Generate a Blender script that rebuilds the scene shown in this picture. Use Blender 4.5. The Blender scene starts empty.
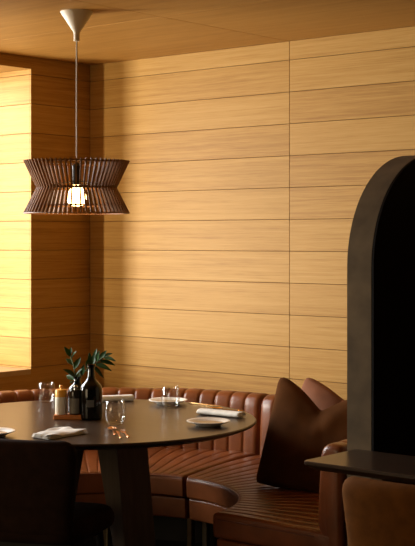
import bpy, bmesh, math, random
from mathutils import Vector, Matrix, noise
random.seed(7)
PI = math.pi
scn = bpy.context.scene
COL = scn.collection

# ------------------------------------------------------------------ camera geometry
FPX = 1320.0
HZ = 239.0
CAM = Vector((5.605, -5.541, 1.567))
R2 = Vector((0.7634, 0.646, 0.0))      # camera right
F2 = Vector((-0.646, 0.7634, 0.0))     # camera forward (level)
TZ = 0.75                              # round table top height


def at(px, py, z):
    """the point of the horizontal plane z seen at a spot of the photo"""
    d = (CAM.z - z) * FPX / (py - HZ)
    return CAM + F2 * d + R2 * ((px - 207.5) / FPX * d) + Vector((0, 0, z - CAM.z))


def atd(px, py, d):
    return CAM + F2 * d + R2 * ((px - 207.5) / FPX * d) + Vector((0, 0, -(py - HZ) / FPX * d))


# ------------------------------------------------------------------ materials
def new_mat(name):
    m = bpy.data.materials.new(name)
    m.use_nodes = True
    nt = m.node_tree
    b = nt.nodes['Principled BSDF']
    return m, nt, b


def N(nt, typ, **kw):
    n = nt.nodes.new(typ)
    for k, v in kw.items():
        setattr(n, k, v)
    return n


def math_node(nt, op, a, b=None, c=None):
    n = nt.nodes.new('ShaderNodeMath')
    n.operation = op
    for i, v in enumerate((a, b, c)):
        if v is None:
            continue
        if isinstance(v, (int, float)):
            n.inputs[i].default_value = v
        else:
            nt.links.new(v, n.inputs[i])
    return n.outputs[0]


def ramp(nt, fac, stops):
    r = nt.nodes.new('ShaderNodeValToRGB')
    cr = r.color_ramp
    cr.elements[0].position = stops[0][0]
    cr.elements[0].color = (*stops[0][1], 1)
    cr.elements[1].position = stops[-1][0]
    cr.elements[1].color = (*stops[-1][1], 1)
    for p, c in stops[1:-1]:
        e = cr.elements.new(p)
        e.color = (*c, 1)
    nt.links.new(fac, r.inputs[0])
    return r.outputs[0]


def simple(name, col, rough=0.5, metal=0.0, var=0.08, scale=12.0, bump=0.0, bscale=200.0, spec=0.5, coat=0.0):
    m, nt, b = new_mat(name)
    tc = N(nt, 'ShaderNodeTexCoord')
    nz = N(nt, 'ShaderNodeTexNoise')
    nz.inputs['Scale'].default_value = scale
    nz.inputs['Detail'].default_value = 4
    nt.links.new(tc.outputs['Object'], nz.inputs['Vector'])
    lo = tuple(c * (1 - var * 2) for c in col)
    hi = tuple(min(1, c * (1 + var * 2)) for c in col)
    nt.links.new(ramp(nt, nz.outputs['Fac'], [(0.3, lo), (0.7, hi)]), b.inputs['Base Color'])
    b.inputs['Roughness'].default_value = rough
    b.inputs['Metallic'].default_value = metal
    b.inputs['Specular IOR Level'].default_value = spec
    b.inputs['Coat Weight'].default_value = coat
    if bump:
        n2 = N(nt, 'ShaderNodeTexNoise')
        n2.inputs['Scale'].default_value = bscale
        n2.inputs['Detail'].default_value = 3
        nt.links.new(tc.outputs['Object'], n2.inputs['Vector'])
        bp = N(nt, 'ShaderNodeBump')
        bp.inputs['Strength'].default_value = bump
        bp.inputs['Distance'].default_value = 0.002
        nt.links.new(n2.outputs['Fac'], bp.inputs['Height'])
        nt.links.new(bp.outputs[0], b.inputs['Normal'])
    return m


JOINT0, JSTEP, PANEL = 0.0045, 0.1665, 1.477


def plank_wood(name, base, dark, light, mode, rough=0.5, gscale=64.0, var=0.4):
    """oak boards; grain runs along the boards, each board has its own tone"""
    m, nt, b = new_mat(name)
    tc = N(nt, 'ShaderNodeTexCoord')
    sp = N(nt, 'ShaderNodeSeparateXYZ')
    nt.links.new(tc.outputs['Object'], sp.inputs[0])
    X, Y, Z = sp.outputs
    if mode == 'wall':
        u = math_node(nt, 'ADD', X, Y)
        w = Z
        bid = math_node(nt, 'FLOOR', math_node(nt, 'DIVIDE', math_node(nt, 'SUBTRACT', Z, JOINT0), JSTEP))
    else:                                   # ceiling: grain along x, sheets one metre deep
        u = X
        w = Y
        bid = math_node(nt, 'FLOOR', Y)
    pid = math_node(nt, 'FLOOR', math_node(nt, 'DIVIDE', u, PANEL))
    idn = math_node(nt, 'MULTIPLY_ADD', pid, 17.37, bid)
    wn = N(nt, 'ShaderNodeTexWhiteNoise', noise_dimensions='1D')
    nt.links.new(idn, wn.inputs['W'])
    cx = N(nt, 'ShaderNodeCombineXYZ')
    nt.links.new(math_node(nt, 'MULTIPLY', u, 1.3), cx.inputs[0])
    nt.links.new(math_node(nt, 'MULTIPLY', wn.outputs['Value'], 40.0), cx.inputs[1])
    nt.links.new(math_node(nt, 'MULTIPLY', w, gscale), cx.inputs[2])
    n1 = N(nt, 'ShaderNodeTexNoise')
    n1.inputs['Scale'].default_value = 1.0
    n1.inputs['Detail'].default_value = 6
    n1.inputs['Roughness'].default_value = 0.65
    n1.inputs['Distortion'].default_value = 0.35
    nt.links.new(cx.outputs[0], n1.inputs['Vector'])
    # fine pores
    cx2 = N(nt, 'ShaderNodeCombineXYZ')
    nt.links.new(math_node(nt, 'MULTIPLY', u, 9.0), cx2.inputs[0])
    nt.links.new(math_node(nt, 'MULTIPLY', wn.outputs['Value'], 90.0), cx2.inputs[1])
    nt.links.new(math_node(nt, 'MULTIPLY', w, gscale * 7), cx2.inputs[2])
    n2 = N(nt, 'ShaderNodeTexNoise')
    n2.inputs['Scale'].default_value = 1.0
    n2.inputs['Detail'].default_value = 3
    nt.links.new(cx2.outputs[0], n2.inputs['Vector'])
    f = math_node(nt, 'MULTIPLY_ADD', n2.outputs['Fac'], 0.35, math_node(nt, 'MULTIPLY', n1.outputs['Fac'], 0.65))
    f = math_node(nt, 'ADD', f, math_node(nt, 'MULTIPLY', math_node(nt, 'SUBTRACT', wn.outputs['Value'], 0.5), 0.16 * var * 2))
    col = ramp(nt, f, [(0.32, dark), (0.5, base), (0.70, light)])
    nt.links.new(col, b.inputs['Base Color'])
    b.inputs['Roughness'].default_value = rough
    b.inputs['Specular IOR Level'].default_value = 0.15
    bp = N(nt, 'ShaderNodeBump')
    bp.inputs['Strength'].default_value = 0.12
    bp.inputs['Distance'].default_value = 0.001
    nt.links.new(f, bp.inputs['Height'])
    nt.links.new(bp.outputs[0], b.inputs['Normal'])
    return m


def grain(name, base, dark, axis='x', rough=0.4, scale=30.0, coat=0.0, spec=0.5):
    m, nt, b = new_mat(name)
    tc = N(nt, 'ShaderNodeTexCoord')
    mp = N(nt, 'ShaderNodeMapping')
    s = {'x': (1.5, scale, scale), 'y': (scale, 1.5, scale), 'z': (scale, scale, 1.5)}[axis]
    mp.inputs['Scale'].default_value = s
    nt.links.new(tc.outputs['Object'], mp.inputs[0])
    nz = N(nt, 'ShaderNodeTexNoise')
    nz.inputs['Scale'].default_value = 1.0
    nz.inputs['Detail'].default_value = 6
    nz.inputs['Roughness'].default_value = 0.6
    nz.inputs['Distortion'].default_value = 0.3
    nt.links.new(mp.outputs[0], nz.inputs['Vector'])
    nt.links.new(ramp(nt, nz.outputs['Fac'], [(0.3, dark), (0.7, base)]), b.inputs['Base Color'])
    b.inputs['Roughness'].default_value = rough
    b.inputs['Coat Weight'].default_value = coat
    b.inputs['Specular IOR Level'].default_value = spec
    bp = N(nt, 'ShaderNodeBump')
    bp.inputs['Strength'].default_value = 0.1
    bp.inputs['Distance'].default_value = 0.001
    nt.links.new(nz.outputs['Fac'], bp.inputs['Height'])
    nt.links.new(bp.outputs[0], b.inputs['Normal'])
    return m


def leather(name, col, rough=0.36):
    m, nt, b = new_mat(name)
    tc = N(nt, 'ShaderNodeTexCoord')
    nz = N(nt, 'ShaderNodeTexNoise')
    nz.inputs['Scale'].default_value = 7
    nz.inputs['Detail'].default_value = 5
    nt.links.new(tc.outputs['Object'], nz.inputs['Vector'])
    lo = tuple(c * 0.72 for c in col)
    hi = tuple(c * 1.25 for c in col)
    nt.links.new(ramp(nt, nz.outputs['Fac'], [(0.3, lo), (0.7, hi)]), b.inputs['Base Color'])
    b.inputs['Roughness'].default_value = rough
    b.inputs['Specular IOR Level'].default_value = 0.32
    b.inputs['Coat Weight'].default_value = 0.12
    b.inputs['Coat Roughness'].default_value = 0.18
    vo = N(nt, 'ShaderNodeTexVoronoi')
    vo.inputs['Scale'].default_value = 260
    nt.links.new(tc.outputs['Object'], vo.inputs['Vector'])
    n2 = N(nt, 'ShaderNodeTexNoise')
    n2.inputs['Scale'].default_value = 22
    n2.inputs['Detail'].default_value = 4
    nt.links.new(tc.outputs['Object'], n2.inputs['Vector'])
    h = math_node(nt, 'MULTIPLY_ADD', n2.outputs['Fac'], 2.0, vo.outputs['Distance'])
    bp = N(nt, 'ShaderNodeBump')
    bp.inputs['Strength'].default_value = 0.22
    bp.inputs['Distance'].default_value = 0.002
    nt.links.new(h, bp.inputs['Height'])
    nt.links.new(bp.outputs[0], b.inputs['Normal'])
    return m


def clear_glass(name, tint=(0.97, 0.98, 0.97), ior=1.5, rough=0.02):
    """thin clear glass: Fresnel reflection over straight transmission"""
    m = bpy.data.materials.new(name)
    m.use_nodes = True
    nt = m.node_tree
    nt.nodes.clear()
    out = N(nt, 'ShaderNodeOutputMaterial')
    tr = N(nt, 'ShaderNodeBsdfTransparent')
    tr.inputs[0].default_value = (*tint, 1)
    gl = N(nt, 'ShaderNodeBsdfGlossy')
    gl.inputs['Roughness'].default_value = rough
    lw = N(nt, 'ShaderNodeLayerWeight')
    lw.inputs[0].default_value = 0.5
    f0 = ((ior - 1) / (ior + 1)) ** 2
    fres = math_node(nt, 'MULTIPLY_ADD', math_node(nt, 'POWER', lw.outputs['Facing'], 5.0), 1 - f0, f0)
    mx = N(nt, 'ShaderNodeMixShader')
    nt.links.new(fres, mx.inputs[0])
    nt.links.new(tr.outputs[0], mx.inputs[1])
    nt.links.new(gl.outputs[0], mx.inputs[2])
    nt.links.new(mx.outputs[0], out.inputs[0])
    return m


def emitter(name, col, strength):
    m, nt, b = new_mat(name)
    b.inputs['Base Color'].default_value = (0.8, 0.75, 0.65, 1)
    b.inputs['Emission Color'].default_value = (*col, 1)
    b.inputs['Emission Strength'].default_value = strength
    return m


OAK = ((0.40, 0.211, 0.048), (0.285, 0.133, 0.026), (0.47, 0.268, 0.075))
M = {
    'oak': plank_wood('oak_boards', *OAK, 'wall'),
    'oak_ceiling': plank_wood('oak_ceiling', (0.42, 0.205, 0.044), (0.34, 0.155, 0.03), (0.48, 0.25, 0.06), 'ceiling', rough=0.55, gscale=22, var=0.25),
    'groove': simple('groove_backing', (0.13, 0.055, 0.012), 0.8),
    'sill': grain('oak_sill', (0.44, 0.28, 0.12), (0.35, 0.21, 0.08), 'y', 0.45),
    'plaster': simple('dark_plaster', (0.05, 0.042, 0.036), 0.85, var=0.1, scale=3),
    'floor': grain('dark_floor', (0.045, 0.028, 0.018), (0.025, 0.015, 0.01), 'x', 0.5, 14),
    'table': grain('dark_stained_oak', (0.062, 0.036, 0.022), (0.034, 0.019, 0.011), 'x', 0.28, 34, 0.0, 0.55),
    'table_leg': grain('dark_stained_leg', (0.125, 0.09, 0.06), (0.07, 0.05, 0.034), 'z', 0.5, 34),
    'leather': leather('cognac_leather', (0.185, 0.052, 0.014), 0.30),
    'piping': leather('leather_piping', (0.15, 0.045, 0.02), 0.32),
    'shade_filler': simple('shade_filler_black', (0.012, 0.009, 0.008), 0.7),  # near-black colour standing in for shade beneath the banquette
    'velvet': simple('dark_brown_velvet', (0.075, 0.027, 0.007), 0.9, var=0.15, scale=6, bump=0.3, bscale=150, spec=0.05),
    'rust': simple('rust_brown_cloth', (0.20, 0.075, 0.034), 0.8, var=0.1, scale=8, bump=0.25, bscale=300, spec=0.2),
    'chair_dark': simple('dark_chair_fabric', (0.030, 0.015, 0.010), 0.85, var=0.1, scale=20, bump=0.3, bscale=500, spec=0.08),
    'chair_tan': simple('tan_chair_fabric', (0.20, 0.075, 0.014), 0.8, var=0.1, scale=20, bump=0.3, bscale=500, spec=0.08),
    'black_metal': simple('black_metal', (0.02, 0.018, 0.016), 0.4, 0.6),
    'brass': simple('aged_brass', (0.42, 0.34, 0.20), 0.35, 1.0),
    'gold': simple('gold_cutlery', (0.75, 0.45, 0.18), 0.22, 1.0),
    'copper': simple('copper_cutlery', (0.72, 0.33, 0.13), 0.25, 1.0),
    'partition': simple('grey_brown_stone', (0.165, 0.115, 0.058), 0.85, var=0.18, scale=7, bump=0.2, bscale=60),
    'partition_dark': simple('black_panel', (0.006, 0.005, 0.004), 0.7, spec=0.2),
    'linen': simple('white_linen', (0.90, 0.87, 0.79), 0.85, var=0.03, scale=30, bump=0.3, bscale=300),
    'ceramic': simple('cream_ceramic', (0.86, 0.82, 0.74), 0.3, var=0.03),
    'ceramic_tan': simple('tan_glaze', (0.52, 0.36, 0.20), 0.35, var=0.08),
    'glass': clear_glass('clear_glass', (0.98, 0.98, 0.975), 1.85, 0.02),
    'pane': clear_glass('window_pane', (0.99, 0.99, 0.99), 1.35, 0.0),
    'bottle': simple('black_bottle', (0.003, 0.0035, 0.003), 0.07, var=0.05),
    'bottle_label': simple('grey_print', (0.10, 0.095, 0.085), 0.6),
    'leaf': simple('glossy_leaf', (0.016, 0.050, 0.009), 0.5, var=0.2, scale=25, spec=0.18),
    'stem': simple('green_stem', (0.10, 0.12, 0.04), 0.6),
    'tray': grain('amber_wood', (0.75, 0.27, 0.06), (0.58, 0.19, 0.04), 'x', 0.4, 60),
    'frost': simple('frosted_cream', (0.88, 0.82, 0.66), 0.5, var=0.03),
    'amber': simple('amber_lid', (0.95, 0.45, 0.05), 0.35, var=0.05),
    'pepper_dark': simple('smoked_glass', (0.03, 0.025, 0.02), 0.15, coat=0.5),
    'pepper_grey': simple('grey_label', (0.22, 0.20, 0.16), 0.5),
    'pewter': simple('pewter', (0.5, 0.45, 0.36), 0.35, 1.0),
    'slat': grain('walnut_slat', (0.30, 0.135, 0.042), (0.22, 0.092, 0.028), 'z', 0.6, 60, 0.0, 0.2),
    'ring': grain('birch_ring', (0.36, 0.17, 0.06), (0.26, 0.11, 0.04), 'x', 0.5, 60),
    'canopy': simple('cream_metal', (0.66, 0.54, 0.37), 0.5, var=0.02),
    'cord': simple('cream_cord', (0.50, 0.40, 0.28), 0.7),
    'bulb': emitter('lamp_diffuser', (1.0, 0.56, 0.20), 26.0),
    'frame': grain('oak_window_frame', (0.45, 0.26, 0.10), (0.33, 0.18, 0.06), 'z', 0.5, 40),
}

# ------------------------------------------------------------------ mesh helpers


class MB:
    def __init__(self):
        self.bm = bmesh.new()

    def box(self, lo, hi, bevel=0.0, seg=2, mat=0):
        x0, y0, z0 = lo
        x1, y1, z1 = hi
        t = bmesh.new()
        bmesh.ops.create_cube(t, size=1.0)
        for v in t.verts:
            v.co = Vector(((x0 + x1) / 2 + v.co.x * (x1 - x0), (y0 + y1) / 2 + v.co.y * (y1 - y0), (z0 + z1) / 2 + v.co.z * (z1 - z0)))
        if bevel:
            bmesh.ops.bevel(t, geom=t.edges[:], offset=bevel, segments=seg, affect='EDGES', profile=0.5)
        self._merge(t, mat)
        return self

    def _merge(self, t, mat=0):
        for f in t.faces:
            f.material_index = mat
        me = bpy.data.meshes.new('tmp')
        t.to_mesh(me)
        t.free()
        n0 = len(self.bm.faces)
        self.bm.from_mesh(me)
        bpy.data.meshes.remove(me)

    def hexa(self, pts, bevel=0.0, seg=2):
        """8 points: bottom ring of four, top ring of four"""
        t = bmesh.new()
        v = [t.verts.new(p) for p in pts]
        for q in ((0, 3, 2, 1), (4, 5, 6, 7), (0, 1, 5, 4), (1, 2, 6, 5), (2, 3, 7, 6), (3, 0, 4, 7)):
            t.faces.new([v[i] for i in q])
        bmesh.ops.recalc_face_normals(t, faces=t.faces)
        if bevel:
            bmesh.ops.bevel(t, geom=t.edges[:], offset=bevel, segments=seg, affect='EDGES', profile=0.5)
        self._merge(t)
        return self

    def loops(self, rings, closed=True, cap0=True, cap1=True, wrap=False):
        """bridge rings (lists of points of equal length)"""
        vs = [[self.bm.verts.new(p) for p in r] for r in rings]
        n = len(vs[0])
        m = len(vs)
        for i in range(m if wrap else m - 1):
            a, b = vs[i], vs[(i + 1) % m]
            for j in range(n if closed else n - 1):
                k = (j + 1) % n
                self.bm.faces.new((a[j], a[k], b[k], b[j]))
        if not wrap and closed:
            if cap0:
                self.bm.faces.new(vs[0][::-1])
            if cap1:
                self.bm.faces.new(vs[-1])
        return self

    def lathe(self, prof, seg=40, c=(0, 0, 0)):
        """profile of (radius, z); radius 0 at an end closes it with a pole"""
        rings = []
        first = last = None
        pr = list(prof)
        bm = self.bm
        c = Vector(c)
        if pr[0][0] <= 1e-6:
            first = bm.verts.new(c + Vector((0, 0, pr[0][1])))
            pr = pr[1:]
        if pr[-1][0] <= 1e-6:
            last = bm.verts.new(c + Vector((0, 0, pr[-1][1])))
            pr = pr[:-1]
        for r, z in pr:
            rings.append([bm.verts.new(c + Vector((r * math.cos(2 * PI * k / seg), r * math.sin(2 * PI * k / seg), z))) for k in range(seg)])
        for a, b in zip(rings, rings[1:]):
            for j in range(seg):
                k = (j + 1) % seg
                bm.faces.new((a[j], a[k], b[k], b[j]))
        for pole, ring in ((first, rings[0]), (last, rings[-1])):
            if pole is not None:
                for j in range(seg):
                    bm.faces.new((pole, ring[(j + 1) % seg], ring[j]))
        return self

    def tube(self, pts, rad, seg=10, closed=False):
        pts = [Vector(p) for p in pts]
        n = len(pts)
        rads = rad if isinstance(rad, (list, tuple)) else [rad] * n
        rings = []
        up = Vector((0, 0, 1))
        prev = None
        for i, p in enumerate(pts):
            if closed:
                t = pts[(i + 1) % n] - pts[i - 1]
            else:
                t = pts[min(i + 1, n - 1)] - pts[max(i - 1, 0)]
            t.normalize()
            if prev is None:
                a = t.cross(up)
                if a.length < 1e-3:
                    a = t.cross(Vector((1, 0, 0)))
            else:
                a = prev - t * prev.dot(t)
            a.normalize()
            prev = a
            b = t.cross(a)
            rings.append([p + (a * math.cos(2 * PI * k / seg) + b * math.sin(2 * PI * k / seg)) * rads[i] for k in range(seg)])
        self.loops(rings, wrap=closed)
        return self

    def build(self, name, mat, parent=None, smooth=True, angle=40, loc=None):
        bm = self.bm
        bmesh.ops.recalc_face_normals(bm, faces=bm.faces)
        me = bpy.data.meshes.new(name)
        bm.to_mesh(me)
        bm.free()
        for mm in (mat if isinstance(mat, (list, tuple)) else [mat]):
            me.materials.append(mm)
        if smooth:
            for p in me.polygons:
                p.use_smooth = True
            me.set_sharp_from_angle(angle=math.radians(angle))
        o = bpy.data.objects.new(name, me)
        COL.objects.link(o)
        if parent is not None:
            o.parent = parent
        if loc is not None:
            o.location = loc
        return o


def tag(o, label, cat, group=None):
    o['label'] = label
    o['category'] = cat
    if group:
        o['group'] = group
    return o


def thing(name, label, cat, loc=(0, 0, 0), rz=0.0, group=None):
    o = bpy.data.objects.new(name, None)
    o.empty_display_size = 0.1
    COL.objects.link(o)
    o.location = loc
    o.rotation_euler = (0, 0, rz)
    return tag(o, label, cat, group)


def struct(o):
    o['kind'] = 'structure'
    return o


def copy_tree(o, parent=None):
    kids = list(o.children)
    c = o.copy()
    COL.objects.link(c)
    if parent is not None:
        c.parent = parent
    for k in kids:
        copy_tree(k, c)
    return c


# ------------------------------------------------------------------ room shell
H = 2.60
XR, YF = 7.6, -8.0
WY0, WY1 = -0.468, -2.55          # window opening in the left wall (y)
WZ0, WZ1 = 0.829, 2.532           # sill, head
REV = 0.40                        # depth of the reveal
GAP = 0.0013
JOINTS = [JOINT0 + JSTEP * k for k in range(16)]
JOINTS[0] = 0.0
JOINTS = [z for z in JOINTS if z < H - 0.02] + [H]


def rows(z0, z1):
    out = []
    for a, b in zip(JOINTS, JOINTS[1:]):
        a2, b2 = max(a, z0), min(b, z1)
        if b2 - a2 > 0.004:
            ga = GAP if a2 == a and a > 0 else 0
            gb = GAP if b2 == b and b < H else 0
            out.append((a2 + ga, b2 - gb))
    return out


# back wall: boards in 1.477 m panels over a dark backing
w = MB()
w.box((-0.6, 0.010, 0.0), (XR, 0.12, H), mat=1)
x = 0.0
while x < XR:
    x2 = min(x + PANEL, XR)
    for a, b in rows(0, H):
        w.box((x + 0.0012, 0.0, a), (x2 - 0.0012, 0.010, b), bevel=0.0008, seg=1)
    x = x2
struct(w.build('wall_back', [M['oak'], M['groove']], smooth=False))

# left wall with the window opening and its boarded reveal
w = MB()
B = 0.010
w.box((-REV, WY0 + B, 0), (-B, 0.0, H), mat=1)
w.box((-REV, WY1, 0), (-B, WY0 + B, WZ0 - 0.03), mat=1)
w.box((-REV, WY1, WZ1 + B), (-B, WY0 + B, H), mat=1)
w.box((-REV, YF, 0), (-B, WY1 - B, H), mat=1)
for a, b in rows(0, H):
    w.box((-B, WY0, a), (0, 0.0, b), bevel=0.0008, seg=1)
    for y0, y1 in ((-2.954, WY1), (-4.431, -2.954), (-5.908, -4.431), (-7.385, -5.908), (YF, -7.385)):
        w.box((-B, y0 + 0.0012, a), (0, y1 - 0.0012, b), bevel=0.0012, seg=1)
for y0, y1 in ((-1.477, WY0), (WY1, -1.477)):
    for a, b in rows(0, WZ0 - 0.03):
        w.box((-B, y0, a), (0, y1, b), bevel=0.0012, seg=1)
    for a, b in rows(WZ1, H):
        w.box((-B, y0, a), (0, y1, b), bevel=0.0012, seg=1)
    w.box((-REV, y0, WZ1), (-B, y1, WZ1 + B))
for a, b in rows(WZ0, WZ1):
    w.box((-REV, WY0, a), (-B, WY0 + B, b), bevel=0.0012, seg=1)
    w.box((-REV, WY1 - B, a), (-B, WY1, b), bevel=0.0012, seg=1)
struct(w.build('wall_left', [M['oak'], M['groove']], smooth=False))
struct(MB().box((-REV - 0.02, WY1, WZ0 - 0.03), (0.0, WY0, WZ0), bevel=0.002).build('trim_1', M['sill'], smooth=False))

# window at the outer side of the reveal
win = struct(bpy.data.objects.new('window_1', None))
COL.objects.link(win)
fx0, fx1 = -REV - 0.075, -REV + 0.0
f = MB()
f.box((fx0, WY1 - 0.03, WZ0 - 0.03), (fx1 - 0.021, WY0 + 0.03, WZ0 + 0.045))
f.box((fx0, WY1 - 0.03, WZ1 - 0.045), (fx1, WY0 + 0.03, WZ1 + 0.03))
for yc in (WY0, WY1):
    hw = 0.045
    f.box((fx0, yc - hw, WZ0 + 0.045), (fx1, yc + hw, WZ1 - 0.045))
f.build('window_frame', M['frame'], win, smooth=False)
for y0, y1 in ((WY0 - 0.045, WY1 + 0.045),):
    MB().box((-REV - 0.045, y1, WZ0 + 0.045), (-REV - 0.039, y0, WZ1 - 0.045)).build('window_pane', M['pane'], win, smooth=False)

# ceiling boards: seams run with the panel joint of the wall and one metre apart
w = MB()
w.box((-0.6, YF, H + 0.010), (XR, 0.12, H + 0.12), mat=1)
xs = [0.0] + [PANEL * k for k in range(1, 6)] + [XR]
ys = [0.0] + [-1.0 * k for k in range(1, 8)] + [YF]
for xa, xb in zip(xs, xs[1:]):
    for ya, yb in zip(ys, ys[1:]):
        w.box((xa + 0.0015, yb + 0.0015, H), (xb - 0.0015, ya - 0.0015, H + 0.010), bevel=0.001, seg=1)
struct(w.build('ceiling', [M['oak_ceiling'], M['groove']], smooth=False))
struct(MB().box((-0.6, YF, -0.1), (XR, 0.12, 0.0)).build('floor', M['floor'], smooth=False))
struct(MB().box((XR, YF, 0), (XR + 0.12, 0.12, H)).build('wall_right', M['plaster'], smooth=False))
struct(MB().box((-0.6, YF - 0.12, 0), (XR + 0.12, YF, H)).build('wall_front', M['plaster'], smooth=False))

# partition with a rounded free end, standing against the back wall
PX0, PX1, PY0, PZ = 2.682, 2.798, -1.24, 1.915
PR = 0.46


def arch(y0, z1, r, ybk, zb=0.0, n=20):
    pts = [(ybk, zb), (y0, zb)]
    for k in range(n + 1):
        a = PI - k * (PI / 2) / n
        pts.append((y0 + r + r * math.cos(a), z1 - r + r * math.sin(a)))
    pts.append((ybk, z1))
    return pts


part = struct(bpy.data.objects.new('wall_partition', None))
COL.objects.link(part)
a0 = arch(PY0, PZ, PR, -0.001)
MB().loops([[(PX0, y, z) for y, z in a0], [(PX1 - 0.004, y, z) for y, z in a0]]).build('panel_body', M['partition'], part, angle=30)
a1 = arch(PY0 + 0.001, PZ - 0.001, PR - 0.001, -0.001)
a2 = arch(PY0 + 0.028, PZ - 0.028, PR - 0.028, -0.05, 0.03)
fr = MB()
ra = [[(PX1 - 0.004, y, z) for y, z in a1], [(PX1 + 0.006, y, z) for y, z in a1],
      [(PX1 + 0.006, y, z) for y, z in a2], [(PX1 - 0.004, y, z) for y, z in a2]]
fr.loops(ra, cap0=False, cap1=False)
fr.build('face_rim', M['partition_dark'], part, angle=30)
MB().loops([[(PX1 - 0.004, y, z) for y, z in a2], [(PX1 - 0.002, y, z) for y, z in a2]]).build('face_panel', M['partition_dark'], part, angle=30)

# ------------------------------------------------------------------ curved banquette, two quarter-round sections
BC = Vector((1.385, -1.285, 0.0))
NCH = 20                     # upholstered channels per quarter


def resample(prof, n):
    d = [0]
    for (a, b), (c, e) in zip(prof, prof[1:]):
        d.append(d[-1] + math.hypot(c - a, e - b))
    out = []
    j = 0
    for k in range(n):
        s = d[-1] * k / (n - 1)
        while j < len(d) - 2 and d[j + 1] < s:
            j += 1
        t = (s - d[j]) / max(1e-9, d[j + 1] - d[j])
        out.append((prof[j][0] + (prof[j + 1][0] - prof[j][0]) * t, prof[j][1] + (prof[j + 1][1] - prof[j][1]) * t))
    return out


def rounded(poly, radii, n=5):
    """closed polygon with rounded corners"""
    out = []
    m = len(poly)
    for i, p in enumerate(poly):
        r = radii[i]
        p = Vector(p)
        a = Vector(poly[i - 1]) - p
        b = Vector(poly[(i + 1) % m]) - p
        if r <= 0:
            out.append(tuple(p))
            continue
        a.normalize()
        b.normalize()
        ang = a.angle(b)
        t = r / math.tan(ang / 2)
        p0, p1 = p + a * t, p + b * t
        for k in range(n + 1):
            s = k / n
            q = p0 * (1 - s) ** 2 + p * 2 * s * (1 - s) + p1 * s ** 2
            out.append(tuple(q))
    return out


def dense(poly, step):
    out = []
    m = len(poly)
    for i in range(m):
        a, b = Vector(poly[i]), Vector(poly[(i + 1) % m])
        k = max(1, int((b - a).length / step))
        for j in range(k):
            out.append(tuple(a + (b - a) * (j / k)))
    return out


def end_angle(kind, r):
    if kind == 'mid':                       # the joint between the two sections
        return PI / 2 + 0.0703 - 0.1055 * (r - 0.64)
    if kind == 'arm':                       # cut parallel to the back wall
        return math.asin(0.035 / r)
    return PI


def sweep(mb, prof, weight, k0, k1, clear, nch, amp, per=8, endr=0.02, wander=0.0, seed=0, lift=0.0, sharp=0.4):
    """turn a closed (radius, z) profile about BC from angle a0 to a1 with scalloped channels"""
    cen = Vector((sum(p[0] for p in prof) / len(prof), sum(p[1] for p in prof) / len(prof)))
    m = len(prof)
    nrm = []
    for i in range(m):
        t = Vector(prof[(i + 1) % m]) - Vector(prof[i - 1])
        nn = Vector((t.y, -t.x)).normalized()
        nrm.append(nn)
    # outward orientation
    area = sum(prof[i][0] * prof[(i + 1) % m][1] - prof[(i + 1) % m][0] * prof[i][1] for i in range(m))
    if area < 0:
        nrm = [-q for q in nrm]
    rs, zs = [p[0] for p in prof], [p[1] for p in prof]
    mid = Vector(((min(rs) + max(rs)) / 2, (min(zs) + max(zs)) / 2))
    half = Vector(((max(rs) - min(rs)) / 2, (max(zs) - min(zs)) / 2))
    angs = []
    rm = cen.x
    a0, a1 = 0.0, 1.0
    span = end_angle(k1, rm) - end_angle(k0, rm)
    ea = endr / rm / span
    for k in range(5):
        angs.append((a0 + (ea * (1 - math.cos(k / 4 * PI / 2)) if k else 0), endr * (1 - math.sin(k / 4 * PI / 2))))
    fracs = (0, 0.04, 0.08, 0.13, 0.2, 0.35, 0.5, 0.65, 0.8, 0.87, 0.92, 0.96) if amp else (0, 0.5)
    for k in range(1, nch * len(fracs)):
        a = a0 + (a1 - a0) * (k // len(fracs) + fracs[k % len(fracs)]) / nch
        if a - a0 > ea * 1.05 and a1 - a > ea * 1.05:
            angs.append((a, 0.0))
    for k in range(4, -1, -1):
        angs.append((a1 - (ea * (1 - math.cos(k / 4 * PI / 2)) if k else 0), endr * (1 - math.sin(k / 4 * PI / 2))))
    rings = []
    for a, ins in angs:
        ph = (a - a0) / (a1 - a0) * nch
        fr_ = ph - math.floor(ph)
        dd = min(fr_, 1 - fr_)
        sc = -0.62 * math.exp(-(dd / 0.085) ** 2) - sharp * (1 - 2 * dd) ** 2
        if ins > 0:
            sc = 0.0
        ring = []
        for i, (r, z) in enumerate(prof):
            q = Vector((mid.x + (r - mid.x) * (1 - ins / half.x), mid.y + (z - mid.y) * (1 - ins / half.y))) + nrm[i] * (amp * weight[i] * sc)
            if wander and weight[i] > 0:
                q += nrm[i] * wander * weight[i] * noise.noise(Vector((r * math.cos(a) * 5, r * math.sin(a) * 5, z * 5 + seed)))
            if lift and z > 0.37:
                q.y += lift * (a * a if k0 == 'arm' else 1.0) * max(0.0, min(1.0, (r - RI) / 0.45))
            e0, e1 = end_angle(k0, q.x) + clear / q.x, end_angle(k1, q.x) - clear / q.x
            aa = e0 + (e1 - e0) * a
            ring.append((q.x * math.cos(aa), q.x * math.sin(aa), q.y))
        rings.append(ring)
    mb.loops(rings)
    return mb


def arc_pts(r, z, a0, a1, n=60):
    return [(r * math.cos(a0 + (a1 - a0) * k / n), r * math.sin(a0 + (a1 - a0) * k / n), z) for k in range(n + 1)]


RI, SZ = 0.613, 0.406


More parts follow.
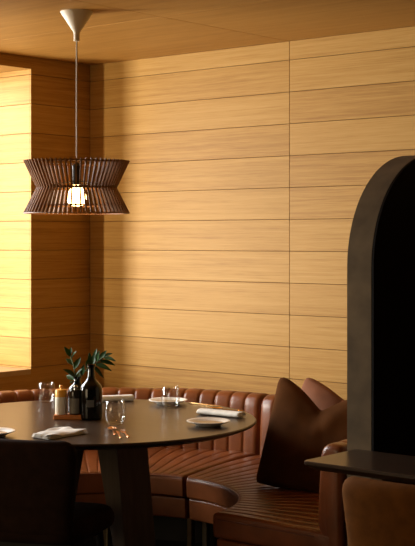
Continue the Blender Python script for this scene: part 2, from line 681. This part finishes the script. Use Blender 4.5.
def banquette(label, k0, k1, leg_angles):
    t = thing('banquette', label, 'banquette', BC, 0)
    # seat cushion: crowned top, higher towards the backrest
    poly = rounded([(RI, 0.298), (1.235, 0.298), (1.235, 0.408), (0.95, 0.409), (0.74, 0.408), (RI - 0.004, SZ)], [0.012, 0.01, 0.01, 0, 0, 0.030], 6)
    poly = dense(poly, 0.03)
    wt = []
    for r, z in poly:
        wt.append(max(0.0, min(1.0, (z - 0.375) / 0.02)) * max(0.0, min(1.0, (r - RI - 0.004) / 0.02)))
    seat = sweep(MB(), poly, wt, k0, k1, 0.003, NCH, 0.0065, endr=0.022, wander=0.004, lift=0.042, sharp=0.2).build('seat_cushion', M['leather'], t, angle=50)
    ca, cb = end_angle(k0, RI) + 0.03, end_angle(k1, RI) - 0.03
    MB().tube(arc_pts(RI + 0.003, SZ - 0.012, ca, cb), 0.0042, 8).build('piping', M['piping'], seat)
    # end seams
    for kk, sg in ((k0, 1), (k1, -1)):
        pts = []
        for k in range(15):
            r = RI + 0.03 + k / 14 * 0.50
            aa = end_angle(kk, r) + sg * 0.0035 / r
            pts.append((r * math.cos(aa), r * math.sin(aa), SZ - 0.026 + (0.0 if kk == 'arm' else 0.042 * min(1.0, k / 12))))
        MB().tube(pts, 0.004, 8).build('piping', M['piping'], seat)
    # base panel
    poly = dense(rounded([(RI + 0.022, 0.187), (1.24, 0.187), (1.24, 0.294), (RI + 0.016, 0.294)], [0.012, 0, 0, 0.012], 4), 0.05)
    sweep(MB(), poly, [0] * len(poly), k0, k1, 0.008, NCH, 0.0, per=3, endr=0.012).build('base_panel', M['leather'], t, angle=50)
    # backrest
    poly = rounded([(1.150, 0.430), (1.240, 0.20), (1.276, 0.20), (1.276, 0.752), (1.166, 0.766)], [0.01, 0.0, 0.0, 0.028, 0.072], 7)
    poly = dense(poly, 0.03)
    wt = []
    for r, z in poly:
        if z < 0.40 or r > 1.268:
            wt.append(0.0)
        else:
            wt.append(min(1.0, (1.276 - r) / 0.03))
    sweep(MB(), poly, wt, k0, k1, 0.004, NCH, 0.009, endr=0.028, wander=0.004, seed=4, sharp=0.24).build('backrest', M['leather'], t, angle=50)
    poly = dense([(0.93, 0.0), (1.22, 0.0), (1.22, 0.1865), (0.93, 0.1865)], 0.1)  # dark block added to paint the black shade under the seat
    sweep(MB(), poly, [0] * len(poly), k0, k1, 0.02, NCH, 0.0, endr=0.002).build('shade_filler', M['shade_filler'], t, angle=50)
    for a in leg_angles:
        for r in (0.72, 0.86):
            c, s_ = math.cos(a) * r, math.sin(a) * r
            MB().box((c - 0.014, s_ - 0.014, 0.0), (c + 0.014, s_ + 0.014, 0.188), bevel=0.002).build('leg', M['brass'], t, smooth=False)
    return t


banquette('curved cognac leather banquette section against back wall, behind round table', 'mid', 'end', (PI / 2 + 0.13, PI * 0.74, PI - 0.07))
banquette('curved cognac leather banquette section beside dark partition, holding the throw pillows', 'arm', 'mid', (0.13, PI * 0.26, PI / 2 - 0.0))

# ------------------------------------------------------------------ throw pillows


def pillow(name, label, mat, w_, h_, T, dent, dent_u, loc, rz, lean, roll=0.0, seed=0):
    n = 36
    mb = MB()
    bm = mb.bm
    grid = {}
    for side in (1, -1):
        for i in range(n + 1):
            for j in range(n + 1):
                u, v = -1 + 2 * i / n, -1 + 2 * j / n
                edge = abs(u) > 0.9999 or abs(v) > 0.9999
                if side == -1 and edge:
                    grid[(side, i, j)] = grid[(1, i, j)]
                    continue
                x = w_ / 2 * u * (1 - 0.045 * (1 - v * v) - 0.05 * (v * v) ** 8)
                z = h_ / 2 * v * (1 - 0.045 * (1 - u * u) - 0.05 * (u * u) ** 8)
                if v < -0.5:                       # sits flat
                    z = max(z, -h_ / 2 * 0.965)
                tt = T * max(0.0, (1 - u * u) * (1 - v * v)) ** 0.34
                wv = max(0.0, min(1.0, (v + 0.25) / 1.25))
                g = math.exp(-((abs(u - dent_u) + 0.02) / 0.55) ** 1.35)
                z -= dent * g * wv ** 1.5
                tt *= 1 - 0.35 * g * wv
                tt += 0.012 * noise.noise(Vector((u * 2.2, v * 2.2, side * 3 + seed))) * min(1, 4 * (1 - max(abs(u), abs(v))))
                # crease lines running from the dent
                tt -= 0.010 * wv * math.exp(-((u - dent_u - 0.25 * (1 - v)) / 0.07) ** 2) * min(1, 5 * (1 - max(abs(u), abs(v))))
                grid[(side, i, j)] = bm.verts.new((x, -side * tt, z))
    for side in (1, -1):
        for i in range(n):
            for j in range(n):
                q = [grid[(side, i, j)], grid[(side, i + 1, j)], grid[(side, i + 1, j + 1)], grid[(side, i, j + 1)]]
                bm.faces.new(q if side == 1 else q[::-1])
    # welt round the seam
    o = mb.build(name, mat, angle=70)
    o.location = loc
    o.rotation_euler = (lean, roll, rz)
    return o


p1 = pillow('throw_pillow', '', M['velvet'], 0.55, 0.545, 0.09, 0.14, -0.06, (2.062, -0.555, 0.650), math.radians(10), math.radians(-17), math.radians(6), seed=1)
tag(p1, 'large dark brown velvet throw pillow with dented top standing on the banquette', 'pillow')
p2 = pillow('throw_pillow', '', M['rust'], 0.46, 0.46, 0.07, 0.06, 0.1, (1.957, -0.315, 0.645), math.radians(4), math.radians(-20), math.radians(10), seed=5)
tag(p2, 'smaller rust brown throw pillow mostly hidden behind the dark brown one', 'pillow')

# ------------------------------------------------------------------ round dining table
TC = Vector((1.324, -1.303, 0.0))
tb = thing('dining_table', 'large round dark-stained wooden dining table laid with plates and napkins', 'table', TC)
R_ = 0.752
MB().lathe([(0, 0.720), (R_ - 0.045, 0.720), (R_ - 0.006, 0.735), (R_, 0.740), (R_, 0.746), (R_ - 0.004, 0.750), (0, 0.750)], 128).build('tabletop', M['table'], tb, angle=30)
MB().lathe([(0, 0.700), (0.31, 0.700), (0.31, 0.7195), (0, 0.7195)], 48).build('mounting_plate', M['table_leg'], tb, angle=30)
for k in range(4):
    a = k * PI / 2
    e, tdir = Vector((math.cos(a), math.sin(a), 0)), Vector((-math.sin(a), math.cos(a), 0))
    zt, zb = Vector((0, 0, 0.70)), Vector((0, 0, 0.0))
    h0, h1 = 0.095, 0.1
    pts = [e * 0.285 - tdir * h0 + zb, e * 0.335 - tdir * h0 + zb, e * 0.335 + tdir * h0 + zb, e * 0.285 + tdir * h0 + zb,
           e * 0.124 - tdir * h1 + zt, e * 0.254 - tdir * h1 + zt, e * 0.254 + tdir * h1 + zt, e * 0.124 + tdir * h1 + zt]
    MB().hexa(pts, 0.004).build('leg', M['table_leg'], tb, smooth=False)

# ------------------------------------------------------------------ side table by the partition
SX0, SX1, SY0, SY1 = 2.727, 3.60, -1.602, -1.246
st = thing('side_table', 'dark rectangular table edge beside the rounded partition, right of banquette', 'table', ((SX0 + SX1) / 2, (SY0 + SY1) / 2, 0))
hx, hy = (SX1 - SX0) / 2, (SY1 - SY0) / 2
pl = rounded([(-hx, -hy), (hx, -hy), (hx, hy), (-hx, hy)], [0.025, 0.025, 0.02, 0.02], 6)


def ins(pts, d):
    return [(x_ - math.copysign(d, x_), y_ - math.copysign(d, y_)) for x_, y_ in pts]


MB().loops([[(x_, y_, 0.716) for x_, y_ in ins(pl, 0.03)], [(x_, y_, 0.734) for x_, y_ in ins(pl, 0.003)],
            [(x_, y_, 0.738) for x_, y_ in pl], [(x_, y_, 0.747) for x_, y_ in pl], [(x_, y_, 0.750) for x_, y_ in ins(pl, 0.003)]]).build('tabletop', M['table'], st, angle=30)
for xx in (3.02 - st.location.x, 3.56 - st.location.x):
    MB().box((xx - 0.025, -0.13, 0.0), (xx + 0.025, 0.13, 0.7155), bevel=0.004).build('leg', M['table_leg'], st, smooth=False)

# ------------------------------------------------------------------ upholstered chairs


def slab(mb, hw, z0, z1, t, rows_n=22, cols=22, curve=0.0, lean=0.0, y0=0.0, p=6, flat=False):
    """padded panel: half width hw(v) over v in 0..1; bulges to thickness t; lies in x/z (or x/y if flat)"""
    bm = mb.bm
    g = {}
    for side in (1, -1):
        for i in range(cols + 1):
            for j in range(rows_n + 1):
                u = math.sin((-1 + 2 * i / cols) * PI / 2)
                v = 0.5 + 0.5 * math.sin((-1 + 2 * j / rows_n) * PI / 2)
                edge = i in (0, cols) or j in (0, rows_n)
                if side == -1 and edge:
                    g[(side, i, j)] = g[(1, i, j)]
                    continue
                vv = 2 * v - 1
                th = t / 2 * max(0.0, (1 - abs(u) ** p) * (1 - abs(vv) ** p)) ** 0.5
                x_ = hw(v) * u
                z_ = z0 + (z1 - z0) * v
                if flat:
                    co = (x_, z_, y0 + side * th)
                else:
                    co = (x_, y0 - side * th + curve * x_ * x_ - lean * (z_ - z0), z_)
                g[(side, i, j)] = bm.verts.new(co)
    for side in (1, -1):
        for i in range(cols):
            for j in range(rows_n):
                bm.faces.new([g[(side, i, j)], g[(side, i + 1, j)], g[(side, i + 1, j + 1)], g[(side, i, j + 1)]])
    return mb


def round_top(wb, wt_, height, r, both=False):
    def hw(v):
        w_ = wb + (wt_ - wb) * v
        z_ = v * height
        if z_ > height - r:
            q = (z_ - (height - r)) / r
            w_ -= r * (1 - math.sqrt(max(0, 1 - q * q)))
        if both and z_ < r:
            q = (r - z_) / r
            w_ -= r * (1 - math.sqrt(max(0, 1 - q * q)))
        return w_
    return hw


def chair(label, mat, loc, rz, bw=0.21, ztop=0.785):
    t = thing('dining_chair', label, 'chair', loc, rz)
    slab(MB(), round_top(bw - 0.035, bw, ztop - 0.40, 0.06), 0.40, ztop, 0.07, curve=0.55, lean=0.10, y0=-0.20, p=10).build('backrest', mat, t, angle=80)
    slab(MB(), round_top(0.20, 0.245, 0.47, 0.12, True), -0.225, 0.245, 0.10, y0=0.415, p=10, flat=True).build('seat', mat, t, angle=80)
    fb = MB()
    fb.box((-0.17, -0.17, 0.345), (0.17, 0.16, 0.368), bevel=0.003)
    fb.build('seat_frame', M['black_metal'], t, smooth=False)
    for sx, sy in ((-1, -1), (1, -1), (-1, 1), (1, 1)):
        MB().tube([(sx * 0.165, sy * 0.155, 0.366), (sx * 0.19, sy * 0.185, 0.0)], [0.017, 0.011], 12).build('leg', M['black_metal'], t)
    return t


chair('dark brown upholstered dining chair with rounded back, at near side of round table', M['chair_dark'], (1.640, -1.862, 0), math.radians(25.2))
chair('tan brown fabric dining chair tucked under the side table by partition', M['chair_tan'], (3.315, -1.680, 0), 0.0, ztop=0.785)

# ------------------------------------------------------------------ pendant lamp
PC = atd(76.7, 200, 6.0)
PC.z = 0
pd = thing('pendant_lamp', 'wooden hourglass pendant lamp of thin vertical slats on a cream cord', 'lamp', (PC.x, PC.y, H))
zt, zw, zb = 1.922 - H, 1.800 - H, 1.686 - H
RT, RW = 0.241, 0.183
NS = 64
slat0 = None
for k in range(NS):
    a = 2 * PI * k / NS
    if slat0 is None:
        mb = MB()
        hwid, dep = 0.0033, 0.014
        rings = []
        for r, z in ((RT, zt), (RW + 0.004, zw + 0.008), (RW, zw), (RW + 0.004, zw - 0.008), (RT, zb)):
            rings.append([(r, -hwid, z), (r, hwid, z), (r - dep, hwid, z), (r - dep, -hwid, z)])
        mb.loops(rings)
        slat0 = mb.build('slat', M['slat'], pd, smooth=False)
        s = slat0
    else:
        s = slat0.copy()
        COL.objects.link(s)
    s.rotation_euler = (0, 0, a)


def ring(name, r0, r1, z0, z1, mat):
    return MB().loops([[(r0 * math.cos(2 * PI * k / 96), r0 * math.sin(2 * PI * k / 96), z0) for k in range(96)],
                       [(r1 * math.cos(2 * PI * k / 96), r1 * math.sin(2 * PI * k / 96), z0) for k in range(96)],
                       [(r1 * math.cos(2 * PI * k / 96), r1 * math.sin(2 * PI * k / 96), z1) for k in range(96)],
                       [(r0 * math.cos(2 * PI * k / 96), r0 * math.sin(2 * PI * k / 96), z1) for k in range(96)]], wrap=True).build(name, mat, pd, angle=30)


ring('ring', RT - 0.035, RT - 0.016, zt - 0.012, zt - 0.004, M['slat'])
ring('ring', RW - 0.026, RW - 0.010, zw - 0.005, zw + 0.005, M['slat'])
ring('ring', RT - 0.022, RT - 0.001, zb - 0.004, zb, M['ring'])
ring('ring', RT - 0.060, RT - 0.045, zb + 0.030, zb + 0.036, M['ring'])
MB().lathe([(0, zb + 0.030), (0.026, zb + 0.033), (0.040, zb + 0.047), (0.045, zb + 0.066), (0.040, zw - 0.024), (0.026, zw - 0.004), (0.018, zw + 0.012), (0, zw + 0.014)], 32).build('bulb', M['bulb'], pd)
MB().lathe([(0, zw + 0.0125), (0.022, zw + 0.0125), (0.022, zw + 0.10), (0.006, zw + 0.115), (0, zw + 0.115)], 24).build('socket', M['black_metal'], pd)
for k in range(3):
    a = 2 * PI * k / 3 + 0.4
    MB().tube([(0.018 * math.cos(a), 0.018 * math.sin(a), zw + 0.030), ((RW - 0.015) * math.cos(a), (RW - 0.015) * math.sin(a), zw + 0.004)], 0.003, 8).build('strut', M['black_metal'], pd)
MB().tube([(0, 0, zw + 0.11), (0, 0, -0.12)], 0.0034, 8).build('cord', M['cord'], pd)
MB().lathe([(0, -0.134), (0.0125, -0.134), (0.0135, -0.131), (0.0135, -0.097), (0.018, -0.089), (0.0745, -0.004), (0.0745, 0.0), (0, 0.0)], 48).build('ceiling_canopy', M['canopy'], pd, angle=50)

# ------------------------------------------------------------------ things on the round table


def on_table(px, py):
    p = at(px, py, TZ)
    p.z = TZ + 0.0005
    return p


# plates
def plate(label, loc):
    t = thing('plate', label, 'plate', loc, 0, 'side plates on the round table')
    MB().lathe([(0, 0.004), (0.046, 0.004), (0.048, 0.0), (0.054, 0.0), (0.060, 0.006), (0.086, 0.016), (0.0955, 0.0195), (0.096, 0.0215), (0.094, 0.0225), (0.084, 0.0205), (0.064, 0.012)], 64).build('rim', M['ceramic'], t, angle=50)
    MB().lathe([(0.064, 0.012), (0.056, 0.0105), (0, 0.0100)], 64).build('well', M['ceramic_tan'], t, angle=50)
    return t


plate('cream side plate with tan centre near right edge of round table', on_table(208.5, 425.5))
plate('cream side plate at back of round table behind a tumbler', on_table(168, 404.0))
plate('cream side plate at left edge of photo on the near rim of round table', on_table(-8, 436.0))


# tumblers
def tumbler(label, loc, s=1.0):
    t = tag(MB().lathe([(r * s, z * s) for r, z in ((0, 0.0), (0.024, 0.0), (0.034, 0.006), (0.0425, 0.024), (0.0455, 0.045), (0.044, 0.072), (0.0385, 0.104),
                        (0.0375, 0.1045), (0.0370, 0.104), (0.0425, 0.072), (0.0440, 0.045), (0.041, 0.026), (0.032, 0.0125), (0, 0.0115))], 48).build('tumbler', M['glass'], angle=60, loc=loc),
            label, 'glass', 'stemless tumblers on the round table')
    return t


tumbler('clear stemless tumbler at back of table in front of a cream plate', on_table(170.5, 408.0))
tumbler('clear stemless tumbler at left beyond the salt shaker', on_table(46.5, 402.5), 0.96)
tumbler('clear stemless tumbler at front with copper cutlery beside its base', on_table(115, 425.0), 1.03)


# folded napkins
def folded(mb, A, Bq, Cq, D, thick, layers=4, wav=0.003, seed=0):
    """a stack of folded cloth: quad A,B,C,D on the table, each layer a soft rounded sheet"""
    A, Bq, Cq, D = [Vector(q) for q in (A, Bq, Cq, D)]
    n, m = 26, 12
    lt = thick / layers
    for L in range(layers):
        g = {}
        sh = 1.0 - 0.02 * L
        for side in (0, 1):
            for i in range(n + 1):
                for j in range(m + 1):
                    u, v = i / n, j / m
                    edge = i in (0, n) or j in (0, m)
                    if side and edge:
                        g[(side, i, j)] = g[(0, i, j)]
                        continue
                    us, vs = 0.5 + (u - 0.5) * sh, 0.5 + (v - 0.5) * sh
                    p = (A * (1 - us) + D * us) * (1 - vs) + (Bq * (1 - us) + Cq * us) * vs
                    wv_ = wav * (L + 0.3) / layers * noise.noise(Vector((us * 3.5, vs * 2.5, seed)))
                    z_ = L * lt + lt * (0.5 if edge else (0.98 if side else 0.02)) + max(-0.4 * L * lt, wv_ * 2)
                    g[(side, i, j)] = mb.bm.verts.new((p.x, p.y, TZ + 0.0008 + z_))
        for side in (0, 1):
            for i in range(n):
                for j in range(m):
                    mb.bm.faces.new([g[(side, i, j)], g[(side, i + 1, j)], g[(side, i + 1, j + 1)], g[(side, i, j + 1)]])
    return mb


nap = folded(MB(), at(31, 437.5, TZ), at(62, 430.5, TZ), at(88.5, 433.5, TZ), at(48, 440.3, TZ), 0.018, 4, 0.006, 2)
tag(nap.build('napkin', M['linen'], angle=70), 'white folded linen napkin lying flat on near left side of round table', 'napkin', 'napkins on the round table')


def roll(a, b, w_, h_, turns=2.6):
    """flattened rolled cloth from a to b (bottom centre line)"""
    a, b = Vector(a), Vector(b)
    ax = (b - a).normalized()
    side = Vector((-ax.y, ax.x, 0))
    mb = MB()
    rings = []
    n = 30
    L = (b - a).length
    for k in range(n + 1):
        s = k / n
        e = min(1.0, min(s, 1 - s) / 0.03)
        sc = 0.94 + 0.06 * math.sqrt(max(0, 1 - (1 - e) ** 2))
        c = a + (b - a) * s
        ring_ = []
        for j in range(28):
            t_ = 2 * PI * j / 28
            rr = 1 + 0.05 * noise.noise(Vector((s * 5, math.cos(t_) * 1.2, math.sin(t_) * 1.2)))
            q = c + side * (w_ / 2 * sc * rr * math.copysign(abs(math.cos(t_)) ** 0.85, math.cos(t_)))
            q = Vector((q.x, q.y, TZ + 0.001 + h_ / 2 + h_ / 2 * sc * min(1.0, rr) * math.copysign(abs(math.sin(t_)) ** 0.85, math.sin(t_))))
            ring_.append(q)
        rings.append(ring_)
    # spiral dimples at both ends
    for idx, d in ((-1, ax), (0, -ax)):
        base = rings[idx]
        cen = sum(base, Vector()) / len(base)
        extra = []
        for f_, off in ((0.86, 0.002), (0.80, -0.004), (0.62, 0.001), (0.56, -0.004), (0.34, 0.0), (0.28, -0.004), (0.08, -0.002)):
            extra.append([cen + (p - cen) * f_ + d * off for p in base])
        if idx == -1:
            rings = rings + extra
        else:
            rings = extra[::-1] + rings
    mb.loops(rings)
    return mb


n1, n2 = on_table(200.5, 414.0), on_table(242, 418.0)
tag(roll(n1, n2, 0.068, 0.026).build('napkin', M['linen'], angle=60), 'white rolled linen napkin near right edge of round table behind a plate', 'napkin', 'napkins on the round table')
n1, n2 = on_table(96, 402.3), on_table(133, 401.0)
tag(roll(n1, n2, 0.04, 0.032).build('napkin', M['linen'], angle=60), 'white rolled linen napkin at back of table behind the black bottle', 'napkin', 'napkins on the round table')


# cutlery
def cutlery(name, label, kind, tip, end, mat):
    """handle end at 'end', working end at 'tip'"""
    tip, end = Vector(tip), Vector(end)
    d = tip - end
    ang = math.atan2(d.y, d.x)
    L = 0.20
    t = thing(name, label, name, end, ang)
    hz = 0.0035
    h = MB()
    rings = []
    for x_, w_, tz in ((0, 0.004, 0.0015), (0.004, 0.0062, 0.0022), (0.03, 0.006, 0.0024), (0.09, 0.0036, 0.0022), (0.115, 0.003, 0.002)):
        rings.append([(x_, -w_, hz - tz), (x_, -w_ * 0.6, hz + tz), (x_, w_ * 0.6, hz + tz), (x_, w_, hz - tz)])
    h.loops(rings)
    h.build('handle', mat, t, angle=60)
    if kind == 'knife':
        k = MB()
        rings = []
        for x_, a_, b_ in ((0.113, -0.004, 0.003), (0.125, -0.009, 0.004), (0.17, -0.010, 0.004), (0.192, -0.006, 0.004), (0.20, 0.001, 0.003)):
            rings.append([(x_, a_, hz - 0.0008), (x_, a_, hz - 0.0002), (x_, b_, hz + 0.001), (x_, b_, hz - 0.001)])
        k.loops(rings)
        k.build('blade', mat, t, angle=40)
    elif kind == 'fork':
        k = MB()
        rings = []
        for x_, w_, dz in ((0.113, 0.003, 0), (0.128, 0.008, -0.001), (0.145, 0.0115, -0.001), (0.152, 0.0115, 0.0)):
            rings.append([(x_, -w_, hz + dz - 0.0008), (x_, -w_, hz + dz + 0.0008), (x_, w_, hz + dz + 0.0008), (x_, w_, hz + dz - 0.0008)])
        k.loops(rings)
        k.build('fork_head', mat, t, angle=40)
        for q in range(4):
            yq = -0.0098 + q * 0.00653
            MB().tube([(0.151, yq, hz), (0.175, yq, hz + 0.001), (0.198, yq, hz + 0.005)], [0.0015, 0.0014, 0.0007], 6).build('tine', mat, t)
    else:
        k = MB()
        g = []
        for i in range(13):
            s = i / 12
            x_ = 0.112 + 0.088 * s
            wv_ = 0.003 + 0.0175 * math.sin(PI * min(1.0, 0.06 + 0.94 * s ** 0.75)) if i < 12 else 0.002
            dep = 0.007 * math.sin(PI * s)
            top = [(x_, wv_ * q, hz + 0.005 - dep * (1 - q * q)) for q in (-1, -0.6, -0.2, 0.2, 0.6, 1)]
            bot = [(p_[0], p_[1], p_[2] - 0.0012) for p_ in top[::-1]]
            g.append(top + bot)
        k.loops(g)
        k.build('spoon_bowl', mat, t, angle=50)
    return t


cutlery('knife', 'copper knife nearest the front edge of the table, by a tumbler', 'knife', on_table(116, 431.2), on_table(121.0, 438.6), M['copper'])
cutlery('fork', 'copper fork on the table right of the knife, by front tumbler', 'fork', on_table(121.5, 430.4), on_table(128.5, 437.8), M['copper'])
cutlery('spoon', 'copper spoon left of the knife by the front tumbler', 'spoon', on_table(111, 428.2), on_table(115.2, 435.2), M['copper'])
cutlery('knife', 'thin gold knife lying behind the rolled napkin at table back', 'knife', on_table(232, 408.0), on_table(190, 403.6), M['gold'])
cutlery('spoon', 'gold spoon lying close behind the rolled napkin on the right', 'spoon', on_table(205, 408.6), on_table(243, 411.5), M['gold'])

# condiment tray and shakers
tr = on_table(68.7, 419.0)
rzc = math.atan2(R2.y, R2.x)
tag(MB().box((-0.066, -0.030, 0), (0.066, 0.030, 0.021), bevel=0.003).build('tray', M['tray'], smooth=False, loc=tr), 'small amber wooden block tray under the two shakers', 'tray').rotation_euler = (0, 0, rzc)


def shaker(name, label, dx, body, band, knob, band_lo):
    c = tr + R2 * dx + Vector((0, 0, 0.0213))
    t = thing(name, label, 'shaker', c)
    MB().lathe([(0, 0), (0.0255, 0), (0.0275, 0.002), (0.0275, band_lo), (0, band_lo)], 36).build('body', body, t, angle=50)
    MB().lathe([(0, band_lo), (0.0275, band_lo), (0.0275, 0.107), (0.0245, 0.1125), (0.009, 0.1145), (0, 0.1145)], 36).build('lid', band, t, angle=50)
    MB().lathe([(0, 0.1145), (0.006, 0.1145), (0.005, 0.119), (0.0085, 0.124), (0.0085, 0.128), (0.005, 0.132), (0, 0.133)], 24).build('knob', knob, t, angle=60)
    return t


shaker('salt_shaker', 'cream salt shaker with amber lid, on the wooden tray', -0.034, M['frost'], M['amber'], M['gold'], 0.080)
ps = shaker('pepper_shaker', 'dark pepper shaker with grey label, on the wooden tray beside black bottle', 0.030, M['pepper_dark'], M['pepper_dark'], M['pewter'], 0.080)
lb = MB()
lr = []
for z_ in (0.006, 0.074):
    lr.append([(0.0278 * math.cos(a), 0.0278 * math.sin(a), z_) for a in [math.radians(-53 + k * 10 - 50 + 0) for k in range(11)]])
lb.loops(lr, closed=False).build('paper_label', M['pepper_grey'], ps)

# black bottle
bt = thing('bottle', 'tall black glass bottle with slim neck at centre of round table', 'bottle', on_table(91.2, 419.2))
MB().lathe([(0, 0.002), (0.044, 0.0), (0.0495, 0.004), (0.0505, 0.010), (0.0505, 0.135), (0.048, 0.148), (0.040, 0.160), (0.027, 0.172), (0.0185, 0.186), (0.0155, 0.200), (0.0150, 0.236),
            (0.0185, 0.238), (0.0185, 0.249), (0.0125, 0.250), (0.0115, 0.235), (0, 0.232)], 48).build('glass_body', M['bottle'], bt, angle=50)
lb = MB()
camdir = math.atan2(-F2.y, -F2.x)
lr = []
for z_ in (0.060, 0.092):
    lr.append([(0.0508 * math.cos(camdir + a), 0.0508 * math.sin(camdir + a), z_) for a in [math.radians(-20 + k * 5) for k in range(9)]])
lb.loops(lr, closed=False).build('printed_label', M['bottle_label'], bt)

# vase bottle with leafy sprigs
VD = 6.22
vp = atd(77.3, 400, VD)
vp.z = TZ + 0.0005
vs = thing('vase', 'short dark glass vase holding green sprigs, behind the pepper shaker', 'vase', vp)
MB().lathe([(0, 0.002), (0.040, 0.0), (0.044, 0.005), (0.045, 0.095), (0.042, 0.112), (0.034, 0.124), (0.022, 0.133), (0.0165, 0.142), (0.0165, 0.160), (0.019, 0.162), (0.019, 0.168),
            (0.0145, 0.168), (0.0135, 0.150), (0.019, 0.132), (0.038, 0.108), (0.040, 0.010), (0, 0.008)], 40).build('glass_body', M['bottle'], vs, angle=50)


def leaf_mesh(base, tip, width, up, cup=0.25, droop=0.0):
    base, tip = Vector(base), Vector(tip)
    ax = tip - base
    L = ax.length
    ax.normalize()
    side = ax.cross(up).normalized()
    nn = side.cross(ax).normalized()
    mb = MB()
    g = []
    n = 10
    for side_z in (0.0007, -0.0007):
        rows_ = []
        for i in range(n + 1):
            s = i / n
            wv_ = width / 2 * (math.sin(PI * min(1, s * 0.97 + 0.03) ** 0.8)) ** 0.85 if i < n else 0.0006
            wv_ = max(wv_, 0.0012)
            c = base + ax * (L * s) + nn * (droop * L * (s - s * s) * 1.0)
            rows_.append([mb.bm.verts.new(c + side * (wv_ * q) + nn * (cup * wv_ * abs(q) + side_z)) for q in (-1, -0.5, 0, 0.5, 1)])
        g.append(rows_)
    for k, rows_ in enumerate(g):
        for i in range(n):
            for j in range(4):
                mb.bm.faces.new((rows_[i][j], rows_[i][j + 1], rows_[i + 1][j + 1], rows_[i + 1][j]))
    a, b = g
    border = [(i, 0) for i in range(n + 1)] + [(n, j) for j in range(1, 5)] + [(i, 4) for i in range(n - 1, -1, -1)] + [(0, j) for j in range(3, 0, -1)]
    for (i, j), (k, l) in zip(border, border[1:] + border[:1]):
        mb.bm.faces.new((a[i][j], a[k][l], b[k][l], b[i][j]))
    return mb


def sprig(label, stem_px, leaves):
    pts = [atd(x_, y_, VD + dd) for x_, y_, dd in stem_px]
    root = pts[0]
    t = thing('leafy_sprig', label, 'plant', root)
    MB().tube([p - root for p in pts], [0.0028] * (len(pts) - 1) + [0.0014], 8).build('stem', M['stem'], t)
    for (bx, by, bd, tx, ty, td, w_) in leaves:
        a_, b_ = atd(bx, by, VD + bd) - root, atd(tx, ty, VD + td) - root
        up = Vector((-F2.x * 0.7 + random.uniform(-.35, .35), -F2.y * 0.7 + random.uniform(-.35, .35), 0.7))
        leaf_mesh(a_, b_, w_ * 1.35, up, 0.3, random.uniform(0.05, 0.3)).build('leaf', M['leaf'], t, angle=60)
    return t


sprig('leafy green sprig rising on the left side of the vase', [(77, 398, 0), (76.8, 384, 0), (75.5, 376, -.01), (73.8, 366, -.01), (71, 357, 0.0), (68.5, 352, 0)],
      [(75, 377, 0, 63.0, 369.5, -.05, .022), (75.2, 380, 0, 66.5, 375.5, .05, .024), (75.5, 377, 0, 82.5, 369, -.05, .022), (74, 369, 0, 80.8, 357.5, .02, .022),
       (73, 365, 0, 66.0, 358.5, .03, .018), (72, 360, 0, 76.5, 351.5, -.03, .018), (70.5, 356.5, 0, 64.2, 346.8, 0, .017), (70, 355, 0, 71.0, 347.5, .03, .015),
       (76, 382, 0, 70, 383, -.06, .02), (76.3, 379, 0, 79.5, 372, .06, .02)])
sprig('leafy green sprig spreading right above the black bottle neck', [(78, 398, 0), (78.5, 384, .0), (82, 375, .03), (88, 368, .05), (95, 363.5, .05), (102, 358, .04), (107, 356.5, .03)],
      [(91, 366.5, .05, 89.2, 352.5, .04, .018), (93, 365, .05, 96.8, 348.5, .08, .019), (97, 362, .05, 99.5, 350.5, .0, .018), (99, 361, .05, 106.5, 350.5, .05, .020),
       (104, 357.5, .04, 115.6, 361.2, .0, .018), (100, 361, .05, 115.0, 365.5, .04, .018), (96, 364, .05, 111.5, 371.0, .02, .018), (105, 357, .04, 112.5, 353.5, .08, .018),
       (93, 366, .05, 103.5, 378.2, .08, .016), (88, 369, .05, 87.5, 359.5, .08, .018), (86, 370.5, .05, 95.5, 374.5, .1, .018), (82, 375, .03, 84.0, 364.5, .0, .018)])

# ------------------------------------------------------------------ light


def area(name, loc, target, sx, sy, power, col, spread=PI):
    l = bpy.data.lights.new(name, 'AREA')
    l.shape = 'RECTANGLE'
    l.size, l.size_y = sx, sy
    l.energy = power
    l.color = col
    l.spread = spread
    o = bpy.data.objects.new(name, l)
    COL.objects.link(o)
    o.location = loc
    d = Vector(target) - Vector(loc)
    o.rotation_euler = d.to_track_quat('-Z', 'Y').to_euler()
    return o


area('daylight_outside', (-2.0, -3.3, 1.2), (0.7, -0.2, 1.1), 0.75, 1.4, 285, (1.0, 0.98, 0.90))
area('daylight_along_wall', (-0.60, -3.0, 1.4), (0.3, 0.0, 1.4), 0.16, 1.4, 190, (1.0, 0.88, 0.66))
area('sky_light', (-1.6, -1.7, 2.3), (0.6, -1.4, 0.8), 2.2, 1.6, 190, (0.96, 0.98, 1.0))
area('room_fill', (1.0, -6.6, 1.5), (1.9, -1.4, 0.8), 2.0, 1.6, 34, (1.0, 0.76, 0.46))  # added fill without a fixture, standing in for the unseen room's lighting

wd = bpy.data.worlds.new('World')
scn.world = wd
wd.use_nodes = True
bg = wd.node_tree.nodes['Background']
bg.inputs[0].default_value = (1.0, 0.93, 0.82, 1)
bg.inputs[1].default_value = 0.8

# ------------------------------------------------------------------ camera and view
cd = bpy.data.cameras.new('camera')
co = bpy.data.objects.new('camera', cd)
COL.objects.link(co)
co.location = CAM
co.rotation_euler = (PI / 2, 0, math.atan2(-F2.x, F2.y))
cd.sensor_fit = 'VERTICAL'
cd.sensor_height = 36.0
cd.sensor_width = 36.0 * 415 / 546
cd.lens = FPX * 36.0 / 546
cd.shift_y = -(273.0 - HZ) / 546
cd.clip_start = 0.05
scn.camera = co
scn.view_settings.view_transform = 'Standard'
scn.view_settings.look = 'None'
scn.view_settings.gamma = 1.0
scn.view_settings.exposure = 0.0
scn.view_settings.use_curve_mapping = False
